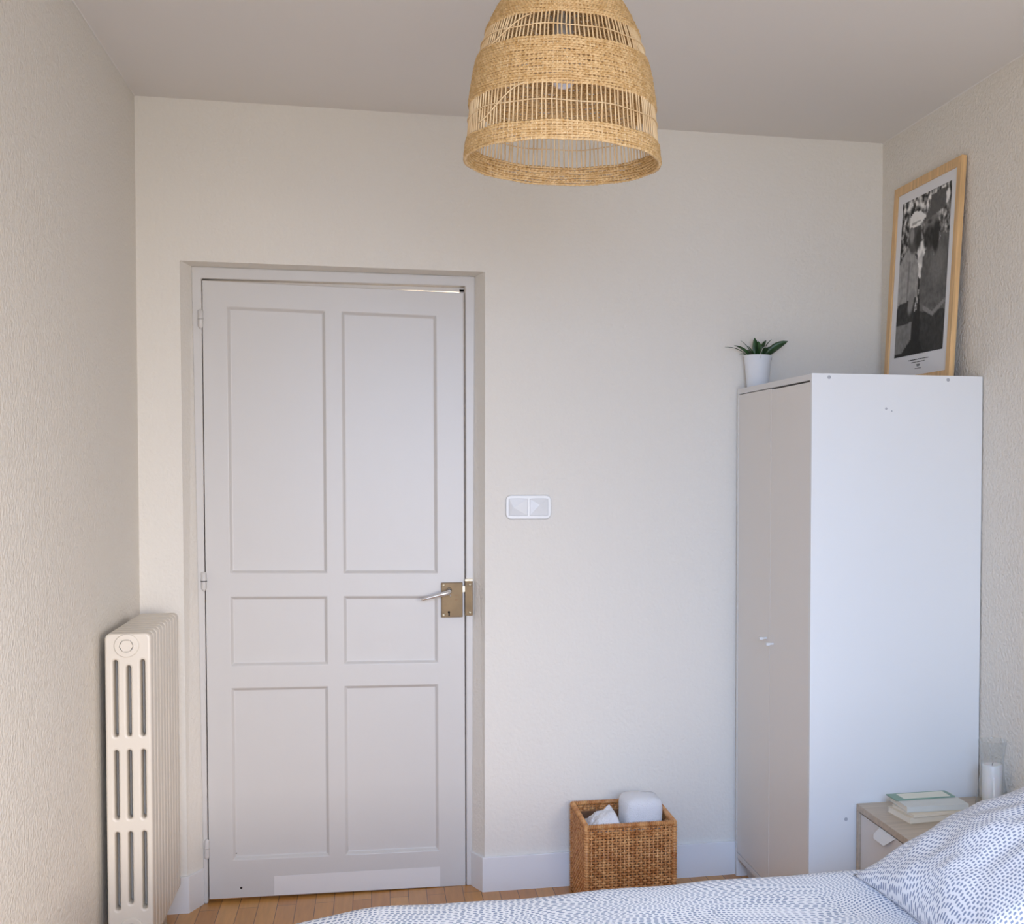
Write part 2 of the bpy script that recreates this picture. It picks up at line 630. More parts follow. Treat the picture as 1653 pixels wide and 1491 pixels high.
# stops behind the leaf
st = MB()
st.hexa([(.198, fy1 - .016, 0), (.222, fy1 - .016, 0), (.222, fy1 - .016, 2.1), (.198, fy1 - .016, 2.1)],
        [(.198, fy1 + .02, 0), (.222, fy1 + .02, 0), (.222, fy1 + .02, 2.1), (.198, fy1 + .02, 2.1)])
st.hexa([(1.054, fy1 - .016, 0), (1.075, fy1 - .016, 0), (1.075, fy1 - .016, 2.1), (1.054, fy1 - .016, 2.1)],
        [(1.054, fy1 + .02, 0), (1.075, fy1 + .02, 0), (1.075, fy1 + .02, 2.1), (1.054, fy1 + .02, 2.1)])
st.hexa([(.2, fy1 - .016, 2.0925), (1.07, fy1 - .016, 2.0925), (1.07, fy1 - .016, 2.115), (.2, fy1 - .016, 2.115)],
        [(.2, fy1 + .02, 2.0945), (1.07, fy1 + .02, 2.0945), (1.07, fy1 + .02, 2.115), (.2, fy1 + .02, 2.115)])
dbuild(st, 'door_stop', M_trim)
dbuild(MB().box(.2, 1.07, fy1 - .014, fy1 + .03, 0, .025), 'hall_light_block', M_bedwood)  # unseen strip added to stop hall light leaking under the leaf
# leaf: front with six sunk panels
leaf = empty('door_leaf', (0, 0, 0))
leaf.parent = DO


def sh(x, z):
    """sagging leaf: bilinear from a straight drawing"""
    t = (x - .205) / .862
    s = z / 2.1
    X = lerp(lx0(z), lx1(z), t)
    return X, z + .007 - .0135 * t


xs = [.205, .283, .600, .655, .9735, 1.067]
zs = [.006, .136, .722, .798, 1.032, 1.112, 2.006, 2.0895]
yF, yB = RD - .001, RD + .038
holes = {(1, 1), (3, 1), (1, 3), (3, 3), (1, 5), (3, 5)}
L = MB()
vi = {}
for i, x in enumerate(xs):
    for k, z in enumerate(zs):
        X, Z = sh(x, z)
        vi[i, k] = len(L.v)
        L.v.append((X, yF, Z))
fs = []
for i in range(5):
    for k in range(7):
        if (i, k) not in holes:
            L.f.append((vi[i, k], vi[i + 1, k], vi[i + 1, k + 1], vi[i, k + 1]))
for (i, k) in holes:
    a = [(xs[i], zs[k]), (xs[i + 1], zs[k]), (xs[i + 1], zs[k + 1]), (xs[i], zs[k + 1])]
    n0 = len(L.v)
    ids = [vi[i, k], vi[i + 1, k], vi[i + 1, k + 1], vi[i, k + 1]]
    ins, dep = .009, .011
    for q, (x, z) in enumerate(a):
        X, Z = sh(x + (ins if q in (0, 3) else -ins), z + (ins if q in (0, 1) else -ins))
        L.v.append((X, yF + dep, Z))
    for q in range(4):
        r = (q + 1) % 4
        L.f.append((ids[q], ids[r], n0 + r, n0 + q))
    L.f.append((n0, n0 + 1, n0 + 2, n0 + 3))
# edges and back
crn = [sh(xs[0], zs[0]), sh(xs[-1], zs[0]), sh(xs[-1], zs[-1]), sh(xs[0], zs[-1])]
n0 = len(L.v)
for X, Z in crn:
    L.v.append((X, yB, Z))
ring = [vi[i, 0] for i in range(6)] + [vi[5, k] for k in range(1, 8)] + [vi[i, 7] for i in range(4, -1, -1)] + [vi[0, k] for k in range(6, 0, -1)]
L.f.append(tuple([vi[i, 0] for i in range(6)]) + (n0 + 1, n0))
L.f.append(tuple([vi[5, k] for k in range(8)]) + (n0 + 2, n0 + 1))
L.f.append(tuple([vi[i, 7] for i in range(5, -1, -1)]) + (n0 + 3, n0 + 2))
L.f.append(tuple([vi[0, k] for k in range(7, -1, -1)]) + (n0, n0 + 3))
L.f.append((n0 + 3, n0 + 2, n0 + 1, n0))
lp = off(L, dloc).build('panelled_board', M_trim, leaf, bevel=.002)
# brighter strip laid along the bottom rail
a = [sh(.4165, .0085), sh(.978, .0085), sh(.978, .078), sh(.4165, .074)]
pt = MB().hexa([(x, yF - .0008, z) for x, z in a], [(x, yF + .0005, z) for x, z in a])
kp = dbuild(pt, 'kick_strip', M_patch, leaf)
kp['label'] = 'brighter strip on the bottom rail'
# two small dots on the rail
dot = MB()
for x, z, r in ((.312, .045, .004), (.297, .165, .002)):
    dot.lathe([(r, 0), (r * .6, .0012)], (x, yF, z), 10, 'y', cap1=True)
dbuild(dot, 'nail_hole', M_black, leaf)

for z in (1.967, 1.093, .190):
    hg = MB()
    xh = lx0(z) - .005 if z > 1.5 else lx0(z) - .004
    if z > 1:
        hg.lathe([(.0, -.034), (.007, -.026), (.0085, -.02), (.0085, .001)], (xh, RD - .010, z - .002), 16)
        hg.lathe([(.0095, .0), (.0095, .003)], (xh, RD - .010, z), 16, cap0=True, cap1=True)
        hg.lathe([(.0085, .003), (.0085, .028), (.004, .031), (0, .031)], (xh, RD - .010, z), 16)
    else:
        hg.lathe([(.0, -.034), (.0075, -.031), (.0085, -.025), (.0085, .001)], (xh, RD - .010, z - .002), 16)
        hg.lathe([(.0095, .0), (.0095, .003)], (xh, RD - .010, z), 16, cap0=True, cap1=True)
        hg.lathe([(.0085, .003), (.0085, .022), (.006, .029), (0, .034)], (xh, RD - .010, z), 16)
    ho_ = dbuild(hg, 'hinge', M_trim, smooth=True)
    if abs(z - 1.093) < .01:
        g = MB().lathe([(.0099, -.0005), (.0099, .0025)], (xh, RD - .010, z - .001), 16, cap0=True, cap1=True)
        off(g, dloc).build('hinge_washer', M_black, ho_)

# rim lock
LX0, LX1, LZ0, LZ1 = .9855, 1.0585, .9535, 1.0745
ly = yF - .016
lk = dbuild(MB().box(LX0, LX1, ly, yF, LZ0, LZ1), 'lock_case', M_brass, bevel=.0015)
lk['label'] = 'brown brass rim lock case'
for x, z in ((LX0 + .0075, LZ1 - .0085), (LX0 + .0075, LZ0 + .0085)):
    off(MB().lathe([(.0048, 0), (.0046, .0015), (.002, .0028), (0, .003)], (x, ly, z), 16, 'y'), dloc).build('screw', M_screw, lk, smooth=True)
kh = MB().lathe([(.004, 0), (.004, .0006)], (LX0 + .0255, ly, .972), 14, 'y', cap1=True)
kh.box(LX0 + .0235, LX0 + .0285, ly - .0006, ly, .958, .972)
off(kh, dloc).build('keyhole', M_black, lk)
mk = MB().box(LX0 + .047, LX0 + .056, ly - .0005, ly, 1.029, 1.0305).box(LX0 + .046, LX0 + .055, ly - .0005, ly, 1.0135, 1.015)
off(mk, dloc).build('stamped_mark', M_rattan_in, lk)
bo = MB().box(LX1 - .001, LX1 + .009, ly + .003, ly + .012, 1.041, 1.062)
off(bo, dloc).build('latch_bolt', M_screw, lk)
kp_ = MB().box(1.0665, 1.0935, fy0 - .014, fy0, .958, 1.079)
kp_ = dbuild(kp_, 'lock_keeper', M_brass, bevel=.0015)
kp_['label'] = 'brass keeper screwed to the door frame'
tp = MB().box(1.0665, 1.0935, fy0 - .0155, fy0, 1.079, 1.0865)
off(tp, dloc).build('keeper_lip', M_screw, kp_, bevel=.001)
for z in (1.067, .969):
    off(MB().lathe([(.0046, 0), (.0044, .0015), (.002, .0028), (0, .003)], (1.0835, fy0 - .014, z), 16, 'y'), dloc).build('screw', M_screw, kp_, smooth=True)
# lever handle
hx, hz = 1.0120, 1.0505
hn = MB()
hn.lathe([(.0085, 0), (.0085, .004), (.0065, .007), (.0062, .03)], (hx, ly, hz), 20, 'y')
hn.tube([(hx, ly - .022, hz - .001), (hx - .001, ly - .034, hz - .0045), (hx - .009, ly - .038, hz - .0085),
         (hx - .03, ly - .037, hz - .0135), (hx - .06, ly - .035, hz - .0215), (hx - .088, ly - .034, hz - .0285), (hx - .097, ly - .034, hz - .030)],
        [.0062, .0078, .0085, .0075, .0060, .0046, .0028], 12)
hd = dbuild(hn, 'lever_handle', M_steel, smooth=True)
hd['label'] = 'slim aluminium lever handle pointing left'
off(MB().tube([(hx + .001, ly - .004, hz - .014), (hx + .0045, ly - .005, hz - .024)], .0016, 8), dloc).build('set_screw', M_steel, hd)

# ------------------------------------------------------------------ light switches
SW = empty('light_switch', (1.2815, -.001, 1.339), 'white double light switch plate on the wall right of the door', 'light switch')
pw, ph = .152, .077
plate = curve_plate('switch_plate', rrect(-pw / 2, pw / 2, -ph / 2, ph / 2, .016, 8), [], .010, .0035, M_plastic, SW)
plate.location = (0, -.005, 0)
for s, tilt in ((-1, 1), (1, -1)):
    cxx = s * .0362
    hw_, hh = .0312, .0275
    k = MB()
    n = 8
    outer = []
    # slightly bowed rocker outline
    for q in range(n):
        outer.append((-hw_ + 2 * hw_ * q / n, -hh - .002 * math.sin(PI * q / n)))
    for q in range(n):
        outer.append((hw_ + .0, -hh + 2 * hh * q / n))
    for q in range(n):
        outer.append((hw_ - 2 * hw_ * q / n, hh + .002 * math.sin(PI * q / n)))
    for q in range(n):
        outer.append((-hw_, hh - 2 * hh * q / n))
    N = len(outer)
    px, pz = (-.016, -.002) if s < 0 else (.002, .008)
    pyr = [(cxx + px, -.0175, pz)]
    base = [(cxx + x, -.0095, z) for x, z in outer]
    mid = [(cxx + x * .985, -.0125, z * .985) for x, z in outer]
    k.add(base + mid + pyr, [(i, (i + 1) % N, N + (i + 1) % N, N + i) for i in range(N)])
    nb = 0
    cor = [0, n, 2 * n, 3 * n]
    for ci in range(4):
        a0, a1 = cor[ci], cor[(ci + 1) % 4]
        idx = [N + (a0 + t) % N for t in range(n + 1)]
        k.f.append(tuple(idx) + (2 * N,))
    k.build('rocker', M_plastic, SW)
    fr_ = MB()
    fr_.tube([(cxx + x * 1.035, -.0103, z * 1.04) for x, z in outer], .0009, 5, closed=True)
    fr_.build('rocker_surround', M_edge, SW)

# ------------------------------------------------------------------ radiator
RAX0, RAX1, RAZ0, RAZ1 = .034, .156, .142, 1.016
PITCH_, NSEC = .051, 10
RY = -.682
RA = empty('radiator', (.095, RY + .25, 0), 'cream cast iron column radiator on the left wall beside the door', 'radiator')
rloc = Vector(RA.location)
cxs = [.0625, .0965, .1325]
slots = []


def slot(x, z0, z1, w_=.0052):
    pts = []
    for k in range(9):
        a = PI * k / 8
        pts.append((x + w_ * math.cos(a), z1 - w_ + w_ * math.sin(a)))
    for k in range(9):
        a = PI + PI * k / 8
        pts.append((x + w_ * math.cos(a), z0 + w_ + w_ * math.sin(a)))
    return pts


for i, x in enumerate(cxs):
    dz = -.016 if i == 1 else 0
    bz = -.0 if i != 1 else .016
    slots.append(slot(x, .724, .950 + dz, .0125))
    slots.append(slot(x, .494, .700, .0125))
    slots.append(slot(x, .240 + bz, .472, .0125))
outer = rrect(RAX0 + .008, RAX1 - .008, RAZ0 + .004, RAZ1 - .006, .008, 5)
sec = curve_plate('section', outer, slots, .0475, .0065, M_rad, RA, 4)
mesh_sec = sec.data
for v in mesh_sec.vertices:
    v.co.x -= rloc.x
    v.co.z -= rloc.z
sec.location = (0, RY - rloc.y + .024, 0)
inner_slots = []
for i, x in enumerate(cxs):
    dz = -.016 if i == 1 else 0
    bz = 0 if i != 1 else .016
    for z0, z1 in ((.724, .950 + dz), (.494, .700), (.240 + bz, .472)):
        inner_slots.append(slot(x, z0, z1, .0082))
sec2 = curve_plate('section', outer, inner_slots, .0475, .0065, M_rad, RA, 3)
for v in sec2.data.vertices:
    v.co.x -= rloc.x
    v.co.z -= rloc.z
sec2.location = (0, RY - rloc.y + .024 + PITCH_, 0)
for i in range(2, NSEC):
    o = sec2.copy()
    COL.objects.link(o)
    o.parent = RA
    o.location = (0, RY - rloc.y + .024 + i * PITCH_, 0)
for z in (.983, .193):
    pb = MB()
    c = (.0925 if z > .5 else .097, RY, z)
    pb.lathe([(.0325, -.001), (.0325, .0025), (.0305, .005), (.018, .0055)], c, 40, 'y')
    pb.lathe([(.0185, .005), (.018, .0085), (.0165, .0095), (0, .0095)], c, 6, 'y')
    off(pb, rloc).build('end_plug', M_rad, RA, bevel=.001)
# wall brackets and feed pipe
for y in (RY + .36,):
    off(MB().box(XL + .0005, RAX0 + .012, y - .012, y + .012, .90, .93), rloc).build('bracket', M_rad, RA)
pp = MB().tube([(.095, RY + .515, .19), (.095, RY + .545, .19), (.095, RY + .56, .17), (.095, RY + .56, .0)], .009, 12)
off(pp, rloc).build('feed_pipe', M_rad, RA, smooth=True)

# ------------------------------------------------------------------ wardrobe
WX, WD, WY0, WY1, WH = 2.031, .553, -.811, -.017, 1.760
WA = empty('wardrobe', (WX + WD / 2, (WY0 + WY1) / 2, 0), 'tall white two-door wardrobe with greige doors against the right wall', 'wardrobe')
wl = Vector(WA.location)
pt_ = .018


def wb(mb, name, m, **kw):
    return off(mb, wl).build(name, m, WA, **kw)


sidep = wb(MB().box(WX, WX + WD, WY0, WY0 + pt_, 0, WH), 'side_panel', M_melamine, bevel=.0008)
wb(MB().box(WX, WX + WD, WY1 - pt_, WY1, 0, WH), 'side_panel', M_melamine, bevel=.0008)
wb(MB().box(WX, WX + WD - .005, WY0 + pt_, WY1 - pt_, WH - .020, WH - .001), 'top_panel', M_edge, bevel=.0006)
wb(MB().box(WX + .001, WX + WD - .005, WY0 + pt_, WY1 - pt_, .069, .088), 'bottom_shelf', M_edge, bevel=.0006)
wb(MB().box(WX + .04, WX + .055, WY0 + pt_, WY1 - pt_, 0, .069), 'plinth', M_edge)
wb(MB().box(WX + WD - .008, WX + WD - .003, WY0 + pt_, WY1 - pt_, .088, WH - .02), 'back_panel', M_edge)
wb(MB().box(WX + .022, WX + .026, WY0 + pt_, WY1 - pt_, .088, WH - .02), 'shadow_board', M_dark)['label'] = 'dark board standing in for shade behind the door gaps'  # shade inside the wardrobe, put in as a dark-coloured sheet
ymid = -.412
g = .0012
for (a, b, ztop) in ((ymid + g, WY1 - pt_ - .002, WH - .0225), (WY0 + pt_ + .002, ymid - g, WH - .0255)):
    d = wb(MB().box(WX + .001, WX + .019, a, b, .091, ztop), 'door', M_doorfoil, bevel=.0008)
    yk = ymid + .034 if a > ymid - .01 else ymid - .040
    zk = .911 if a > ymid - .01 else .902
    off(MB().box(WX - .016, WX + .001, yk - .0035, yk + .0035, zk - .003, zk + .003)
        .box(WX - .026, WX - .014, yk - .009, yk + .009, zk - .0045, zk + .0045), wl).build('knob', M_plastic, d, bevel=.001)
for x, z in ((2.085, 1.7485), (2.469, 1.7475), (2.149, .414)):
    o = MB().lathe([(.0055, -.0005), (.0055, .0008), (.0042, .0008), (.0040, .0002), (0, .0002)], (x, WY0, z), 18, 'y')
    off(o, wl).build('screw_cap', M_plug, sidep)
o = MB()
o.lathe([(.004, 0), (.003, .0006), (0, .0006)], (2.268, WY0, 1.657), 10, 'y')
o.lathe([(.0025, 0), (0, .0004)], (2.286, WY0, 1.650), 8, 'y')
off(o, wl).build('chipped_mark', M_plug, sidep)

# ------------------------------------------------------------------ framed photograph
ZB = WH + .0005
PX_B, PX_T = 2.5275, 2.5655
FY0, FY1, FH = -.691, -.164, .7035
ang = math.atan2(PX_T - PX_B, FH)
FP = empty('picture_frame', (PX_B, (FY0 + FY1) / 2, ZB + .0), 'pine framed black and white photograph leaning on the wall above the wardrobe', 'picture')
FP.rotation_euler = (0, ang, 0)
fh = FH / math.cos(ang)
hw2 = (FY1 - FY0) / 2
fwid, fth = .030, .018


# local: front faces -x, y along the width, z up
def bar(pts):
    mb = MB()
    mb.hexa([(0, y, z) for y, z in pts], [(fth, y, z) for y, z in pts])
    return mb


bar([(-hw2, 0), (hw2, 0), (hw2 - fwid, fwid), (-hw2 + fwid, fwid)]).build('frame_rail', M_pine, FP, bevel=.001)
bar([(-hw2, fh), (hw2, fh), (hw2 - fwid, fh - fwid), (-hw2 + fwid, fh - fwid)]).build('frame_rail', M_pine, FP, bevel=.001)
bar([(-hw2, 0), (-hw2, fh), (-hw2 + fwid, fh - fwid), (-hw2 + fwid, fwid)]).build('frame_stile', M_pine, FP, bevel=.001)
bar([(hw2, 0), (hw2, fh), (hw2 - fwid, fh - fwid), (hw2 - fwid, fwid)]).build('frame_stile', M_pine, FP, bevel=.001)
mt = MB().box(.006, .009, -hw2 + fwid - .003, hw2 - fwid + .003, fwid - .003, fh - fwid + .003).build('paper_mount', M_mount, FP)
MB().box(.0125, .0165, -hw2 + .008, hw2 - .008, .008, fh - .008).build('backing_board', M_edge, FP)
# photographic print: grey tones held per face, made from plain silhouettes
yc = (FY0 + FY1) / 2
u0y, u1y = -.237 - yc, -.622 - yc          # left, right edges of the print seen from the room
v0z, v1z = (2.400 - ZB) / math.cos(ang), (1.862 - ZB) / math.cos(ang)


def sst(a, b, x):
    t = max(0, min(1, (x - a) / (b - a)))
    return t * t * (3 - 2 * t)


def ell(u, v, cu, cv, ru, rv, soft=.12, rot=0):
    x, y = u - cu, (v - cv) * 1.42
    c, s = math.cos(rot), math.sin(rot)
    x, y = x * c + y * s, -x * s + y * c
    d = math.hypot(x / ru, y / (rv * 1.42))
    return 1 - sst(1 - soft, 1 + soft, d)


def poly(u, v, pts):
    ins = False
    j = len(pts) - 1
    for i in range(len(pts)):
        a, b = pts[i], pts[j]
        if (a[1] > v) != (b[1] > v) and u < (b[0] - a[0]) * (v - a[1]) / (b[1] - a[1]) + a[0]:
            ins = not ins
        j = i
    return 1.0 if ins else 0.0


def tone(u, v):
    nz = noise.noise(Vector((u * 22, v * 30, 1.3)))
    nf = noise.noise(Vector((u * 55, v * 70, 5.3)))
    g_ = .20 + .10 * nz
    if v < .36:
        g_ = .30 + .55 * nz + .2 * nf
        g_ += .35 * sst(.10, .0, abs(v - .05)) * (.5 + nz)
    else:
        g_ *= lerp(1, .3, sst(.36, .75, v))

    def mix(mask, val):
        nonlocal g_
        g_ = lerp(g_, val, max(0, min(1, mask)))
    # bystander's bright shirt in the gap
    mix(poly(u, v, [(.37, .30), (.50, .29), (.56, .42), (.50, .55), (.40, .50)]), .72 + .2 * nz)
    mix(poly(u, v, [(.34, .60), (.46, .60), (.43, .72), (.36, .73)]), .42 + .5 * nf)
    # man on the right
    mix(poly(u, v, [(.50, .40), (.62, .34), (.80, .28), (1.01, .31), (1.01, .76), (.50, .74), (.46, .60)]), .27 + .06 * nz)
    mix(ell(u, v, .80, .48, .14, .12, .5), .33)
    mix(poly(u, v, [(.50, .74), (1.01, .76), (1.01, 1.0), (.62, 1.0), (.52, .92)]), .13 + .04 * nz)
    mix(poly(u, v, [(.55, .70), (.75, .755), (1.01, .69), (1.01, .715), (.76, .785), (.55, .73)]), .40)
    mix(poly(u, v, [(.68, .36), (.80, .27), (.84, .31), (.72, .42)]), .48)
    mix(ell(u, v, .63, .23, .14, .10), .34)
    mix(ell(u, v, .60, .29, .11, .07, .3), .12 + .1 * nz)
    mix(ell(u, v, .74, .30, .07, .10, .3), .09)
    mix(ell(u, v, .60, .19, .04, .014, .5), .16)
    mix(poly(u, v, [(.43, .165), (.58, .12), (.60, .03), (.90, .02), (.90, .14), (.70, .16), (.55, .175)]), .25)
    # man on the left
    mix(poly(u, v, [(.0, .40), (.10, .34), (.22, .31), (.36, .38), (.42, .46), (.42, .66), (.26, .74), (.0, .68)]), .46 + .08 * nz)
    mix(poly(u, v, [(.20, .40), (.24, .40), (.22, .68), (.19, .68)]), .36)
    mix(poly(u, v, [(.02, .66), (.40, .64), (.36, .80), (.02, .82)]), .12 + .05 * nz)
    mix(ell(u, v, .30, .66, .06, .08, .3, .3), .40)
    mix(poly(u, v, [(.0, .80), (.34, .79), (.34, .90), (.16, .975), (.0, .98)]), .36 + .05 * nz)
    mix(ell(u, v, .30, .25, .13, .105), .22 + .05 * nz)
    mix(ell(u, v, .24, .235, .05, .05, .4), .42)
    mix(ell(u, v, .38, .27, .06, .06, .4), .12)
    mix(poly(u, v, [(.17, .175), (.19, .11), (.28, .085), (.40, .10), (.53, .145), (.40, .185), (.30, .19)]), .80 + .1 * nz)
    mix(poly(u, v, [(.18, .165), (.30, .15), (.44, .155), (.30, .17)]), .5)
    g_ += .04 * nf
    g_ = .5 + (g_ - .40) * 1.25
    return max(.06, min(.97, g_))


NU, NV = 84, 120
pv, pf, tones = [], [], []
for j in range(NV + 1):
    for i in range(NU + 1):
        pv.append((.0052, lerp(u0y, u1y, i / NU), lerp(v0z, v1z, j / NV)))
for j in range(NV):
    for i in range(NU):
        a = j * (NU + 1) + i
        pf.append((a, a + NU + 1, a + NU + 2, a + 1))
nb = len(pv)
pv += [(.006, u0y, v0z), (.006, u1y, v0z), (.006, u1y, v1z), (.006, u0y, v1z)]
pf.append((nb, nb + 1, nb + 2, nb + 3))
pme = bpy.data.meshes.new('print')
pme.from_pydata(pv, [], pf)
ca = pme.color_attributes.new('print_tone', 'FLOAT_COLOR', 'POINT')
for j in range(NV + 1):
    for i in range(NU + 1):
        t = tone(i / NU, j / NV) ** 1.9
        ca.data[j * (NU + 1) + i].color = (t * 1.0, t * .985, t * .95, 1)
M_print = bpy.data.materials.new('photographic_print')
M_print.use_nodes = True
nt = M_print.node_tree
at = nt.nodes.new('ShaderNodeAttribute')
at.attribute_name = 'print_tone'
nt.links.new(at.outputs['Color'], nt.nodes['Principled BSDF'].inputs['Base Color'])
nt.nodes['Principled BSDF'].inputs['Roughness'].default_value = .5
nt.nodes['Principled BSDF'].inputs['Specular IOR Level'].default_value = .2
po = link('photo_print', pme, M_print, FP)
po['label'] = 'black and white print of two men in hats'
cap = MB()
random.seed(3)
for z, y0_, y1_ in ((1.842, -.36, -.52), (1.8335, -.385, -.49), (1.824, -.425, -.452), (1.820, -.430, -.449), (1.812, -.415, -.462)):
    y = y0_
    while y > y1_:
        ww = random.uniform(.002, .005)
        hh = .0035 if z > 1.83 or z < 1.815 else .004
        if z < 1.815:
            hh = .0022
        zz = (z - ZB) / math.cos(ang)
        cap.box(.0054, .006, y - ww - yc, y - yc, zz, zz + hh * random.uniform(.6, 1))
        y -= ww + .0012 + (.003 if random.random() < .12 else 0)
cap.build('caption', M_ink, FP)

# ------------------------------------------------------------------ potted plant on the wardrobe
PP = empty('potted_plant', (2.092, -.066, WH), 'small green plant in a white bucket pot on the wardrobe', 'potted plant')
PTH = .115
MB().lathe([(0, 0), (.037, 0), (.0385, .002), (.049, PTH - .004), (.0515, PTH - .001), (.0515, PTH + .001), (.0495, PTH + .002),
            (.047, PTH - .002), (.0375, .006), (0, .006)], (0, 0, .0003), 48).build('pot', M_pot, PP, smooth=True)
MB().lathe([(0, PTH - .012), (.0455, PTH - .014)], (0, 0, 0), 32).build('soil', M_soil, PP)
hp = []
for k in range(17):
    a = PI * k / 16
    # bail standing askew over the rim, anchored at the right front and right back of the pot
    A_ = Vector((.006, -.0505, PTH - .012))
    B_ = Vector((.0505, .012, PTH - .014))
    p = A_.lerp(B_, (1 - math.cos(a)) / 2) + Vector((.0, -.004, 1)) * math.sin(a) * .044
    hp.append(p)
MB().tube(hp, .0011, 6).build('wire_handle', M_wire, PP, smooth=True)


def leafmesh(mb, base, tip, width, droop, twist=0, n=8):
    base, tip = Vector(base), Vector(tip)
    ax = (tip - base)
    side = ax.cross(Vector((0, 0, 1)))
    if side.length < 1e-4:
        side = Vector((1, 0, 0))
    side.normalize()
    nor = side.cross(ax).normalized()
    side = (side * math.cos(twist) + nor * math.sin(twist)).normalized()
    nor = side.cross(ax).normalized()
    vs = []
    for i in range(n + 1):
        t = i / n
        p = base.lerp(tip, t) + Vector((0, 0, 1)) * droop * math.sin(PI * t)
        w_ = width * (math.sin(PI * min(1, t * .93 + .05)) ** .8) * (1 if t > .28 else max(.12, t / .28))
        if t == 1:
            w_ = .0004
        vs += [p - side * w_ + nor * w_ * .35, p, p + side * w_ + nor * w_ * .35]
    th = .0007
    m_ = len(vs)
    vs2 = [v - nor * th for v in vs]
    fs_ = []
    for i in range(n):
        for k in (0, 1):
            a = i * 3 + k
            fs_.append((a, a + 1, a + 4, a + 3))
            fs_.append((m_ + a, m_ + a + 3, m_ + a + 4, m_ + a + 1))
        for k, s2 in ((0, 1), (2, -1)):
            a = i * 3 + k
            fs_.append((a, a + 3, m_ + a + 3, m_ + a) if s2 > 0 else (a, m_ + a, m_ + a + 3, a + 3))
    mb.add(vs + vs2, fs_)


leaves = [((-.02, .0, .10), (-.085, -.03, .150), .014, .008, 0), ((-.02, 0, .10), (-.118, -.01, .146), .004, .014, 0),
          ((-.01, 0, .10), (-.062, -.02, .168), .004, .01, .3), ((-.005, 0, .10), (-.012, .0, .180), .013, 0, 1.2),
          ((.0, -.01, .10), (.000, -.02, .166), .019, .0, 1.0), ((.01, 0, .10), (.030, .01, .172), .019, .002, .9),
          ((.015, -.01, .10), (.105, -.02, .166), .016, .008, .9), ((.01, .01, .10), (.050, .02, .176), .005, .012, .4),
          ((.02, 0, .10), (.060, -.03, .128), .010, .005, .3), ((-.02, 0, .10), (-.066, .0, .122), .006, .008, 0),
          ((-.01, -.01, .10), (-.035, -.03, .146), .014, .004, .6), ((.0, .0, .10), (.018, -.012, .150), .017, .0, .9),
          ((-.01, .01, .10), (-.045, .02, .138), .012, .008, .4), ((.01, .0, .10), (.050, .012, .148), .014, .006, .8),
          ((-.005, .01, .10), (.008, .03, .152), .014, .002, 1.1)]
for lf in leaves:
    mb = MB()
    leafmesh(mb, *lf)
    o = mb.build('leaf', M_leaf, PP, smooth=True)
PP.rotation_euler = (0, 0, math.radians(-14))

# ------------------------------------------------------------------ nightstand
NX0, NX1, NY0, NY1, NH = 2.180, 2.584, -1.256, -.818, .462
NS = empty('nightstand', ((NX0 + NX1) / 2, (NY0 + NY1) / 2, 0), 'oak veneer bedside table with a pale drawer between the bed and wardrobe', 'bedside table')
nl = Vector(NS.location)


def nb_(mb, name, m, parent=None, **kw):
    return off(mb, nl).build(name, m, parent or NS, **kw)


pt2 = .018
nb_(MB().box(NX0, NX1, NY0, NY1, NH - .020, NH), 'top_board', M_oakns, bevel=.0008)
for a, b in ((NY0, NY0 + pt2), (NY1 - pt2, NY1)):
    nb_(MB().box(NX0, NX1, a, b, 0, NH - .0205), 'side_board', M_oakns, bevel=.0008)
nb_(MB().box(NX1 - .008, NX1 - .002, NY0 + pt2, NY1 - pt2, .04, NH - .021), 'back_board', M_oakns)
nb_(MB().box(NX0 + .004, NX1 - .01, NY0 + pt2, NY1 - pt2, .05, .068), 'bottom_board', M_oakns)
for z0, z1 in ((.250, NH - .027), (.072, .246)):
    d = nb_(MB().box(NX0 + .006, NX0 + .022, NY0 + pt2 + .0025, NY1 - pt2 - .0025, z0, z1), 'drawer', M_drawer, bevel=.0008)
    nb_(MB().box(NX0 + .022, NX1 - .02, NY0 + pt2 + .01, NY1 - pt2 - .01, z0 + .01, z1 - .03), 'drawer_box', M_drawer, d)
    # folded sheet-metal tab hooked over the drawer's top edge
    zt = z1 + .001
    yc_ = -.988 - .038
    p = [(yc_ - .075, zt), (yc_ + .040, zt), (yc_ + .064, zt - .025), (yc_ + .052, zt - .036), (yc_ - .022, zt - .036)]
    hm = MB()
    n_ = len(p)
    fr1 = [(NX0 + .0055 - .016 * (zt - z) / .04, y, z) for y, z in p]
    bk1 = [(x + .003, y, z) for x, y, z in fr1]
    hm.add(fr1 + bk1, [tuple(range(n_)), tuple(range(2 * n_ - 1, n_ - 1, -1))] + [(i, n_ + i, n_ + (i + 1) % n_, (i + 1) % n_) for i in range(n_)])
    nb_(hm, 'handle', M_plastic, d, bevel=.0006)

# ------------------------------------------------------------------ books
BK = {}


def book(name, cx, cy, z, L_, Wd, th, rot, cover, pages, label, paper=True):
    """L_ along x, Wd along y; spine on the near long edge"""
    e = empty(name, (cx, cy, z), label, 'book', 'books on the bedside table')
    e.rotation_euler = (0, 0, rot)
    ct = .0012 if paper else .0025
    c = MB()
    c.box(-L_ / 2, L_ / 2, -Wd / 2, Wd / 2, 0, ct).box(-L_ / 2, L_ / 2, -Wd / 2, Wd / 2, th - ct, th)
    c.box(-L_ / 2, L_ / 2, -Wd / 2, -Wd / 2 + ct, ct, th - ct)
    c.build('cover', cover, e, bevel=.0006)
    MB().box(-L_ / 2 + .002, L_ / 2 - .002, -Wd / 2 + ct, Wd / 2 - .002, ct, th - ct).build('pages', pages, e)
    return e


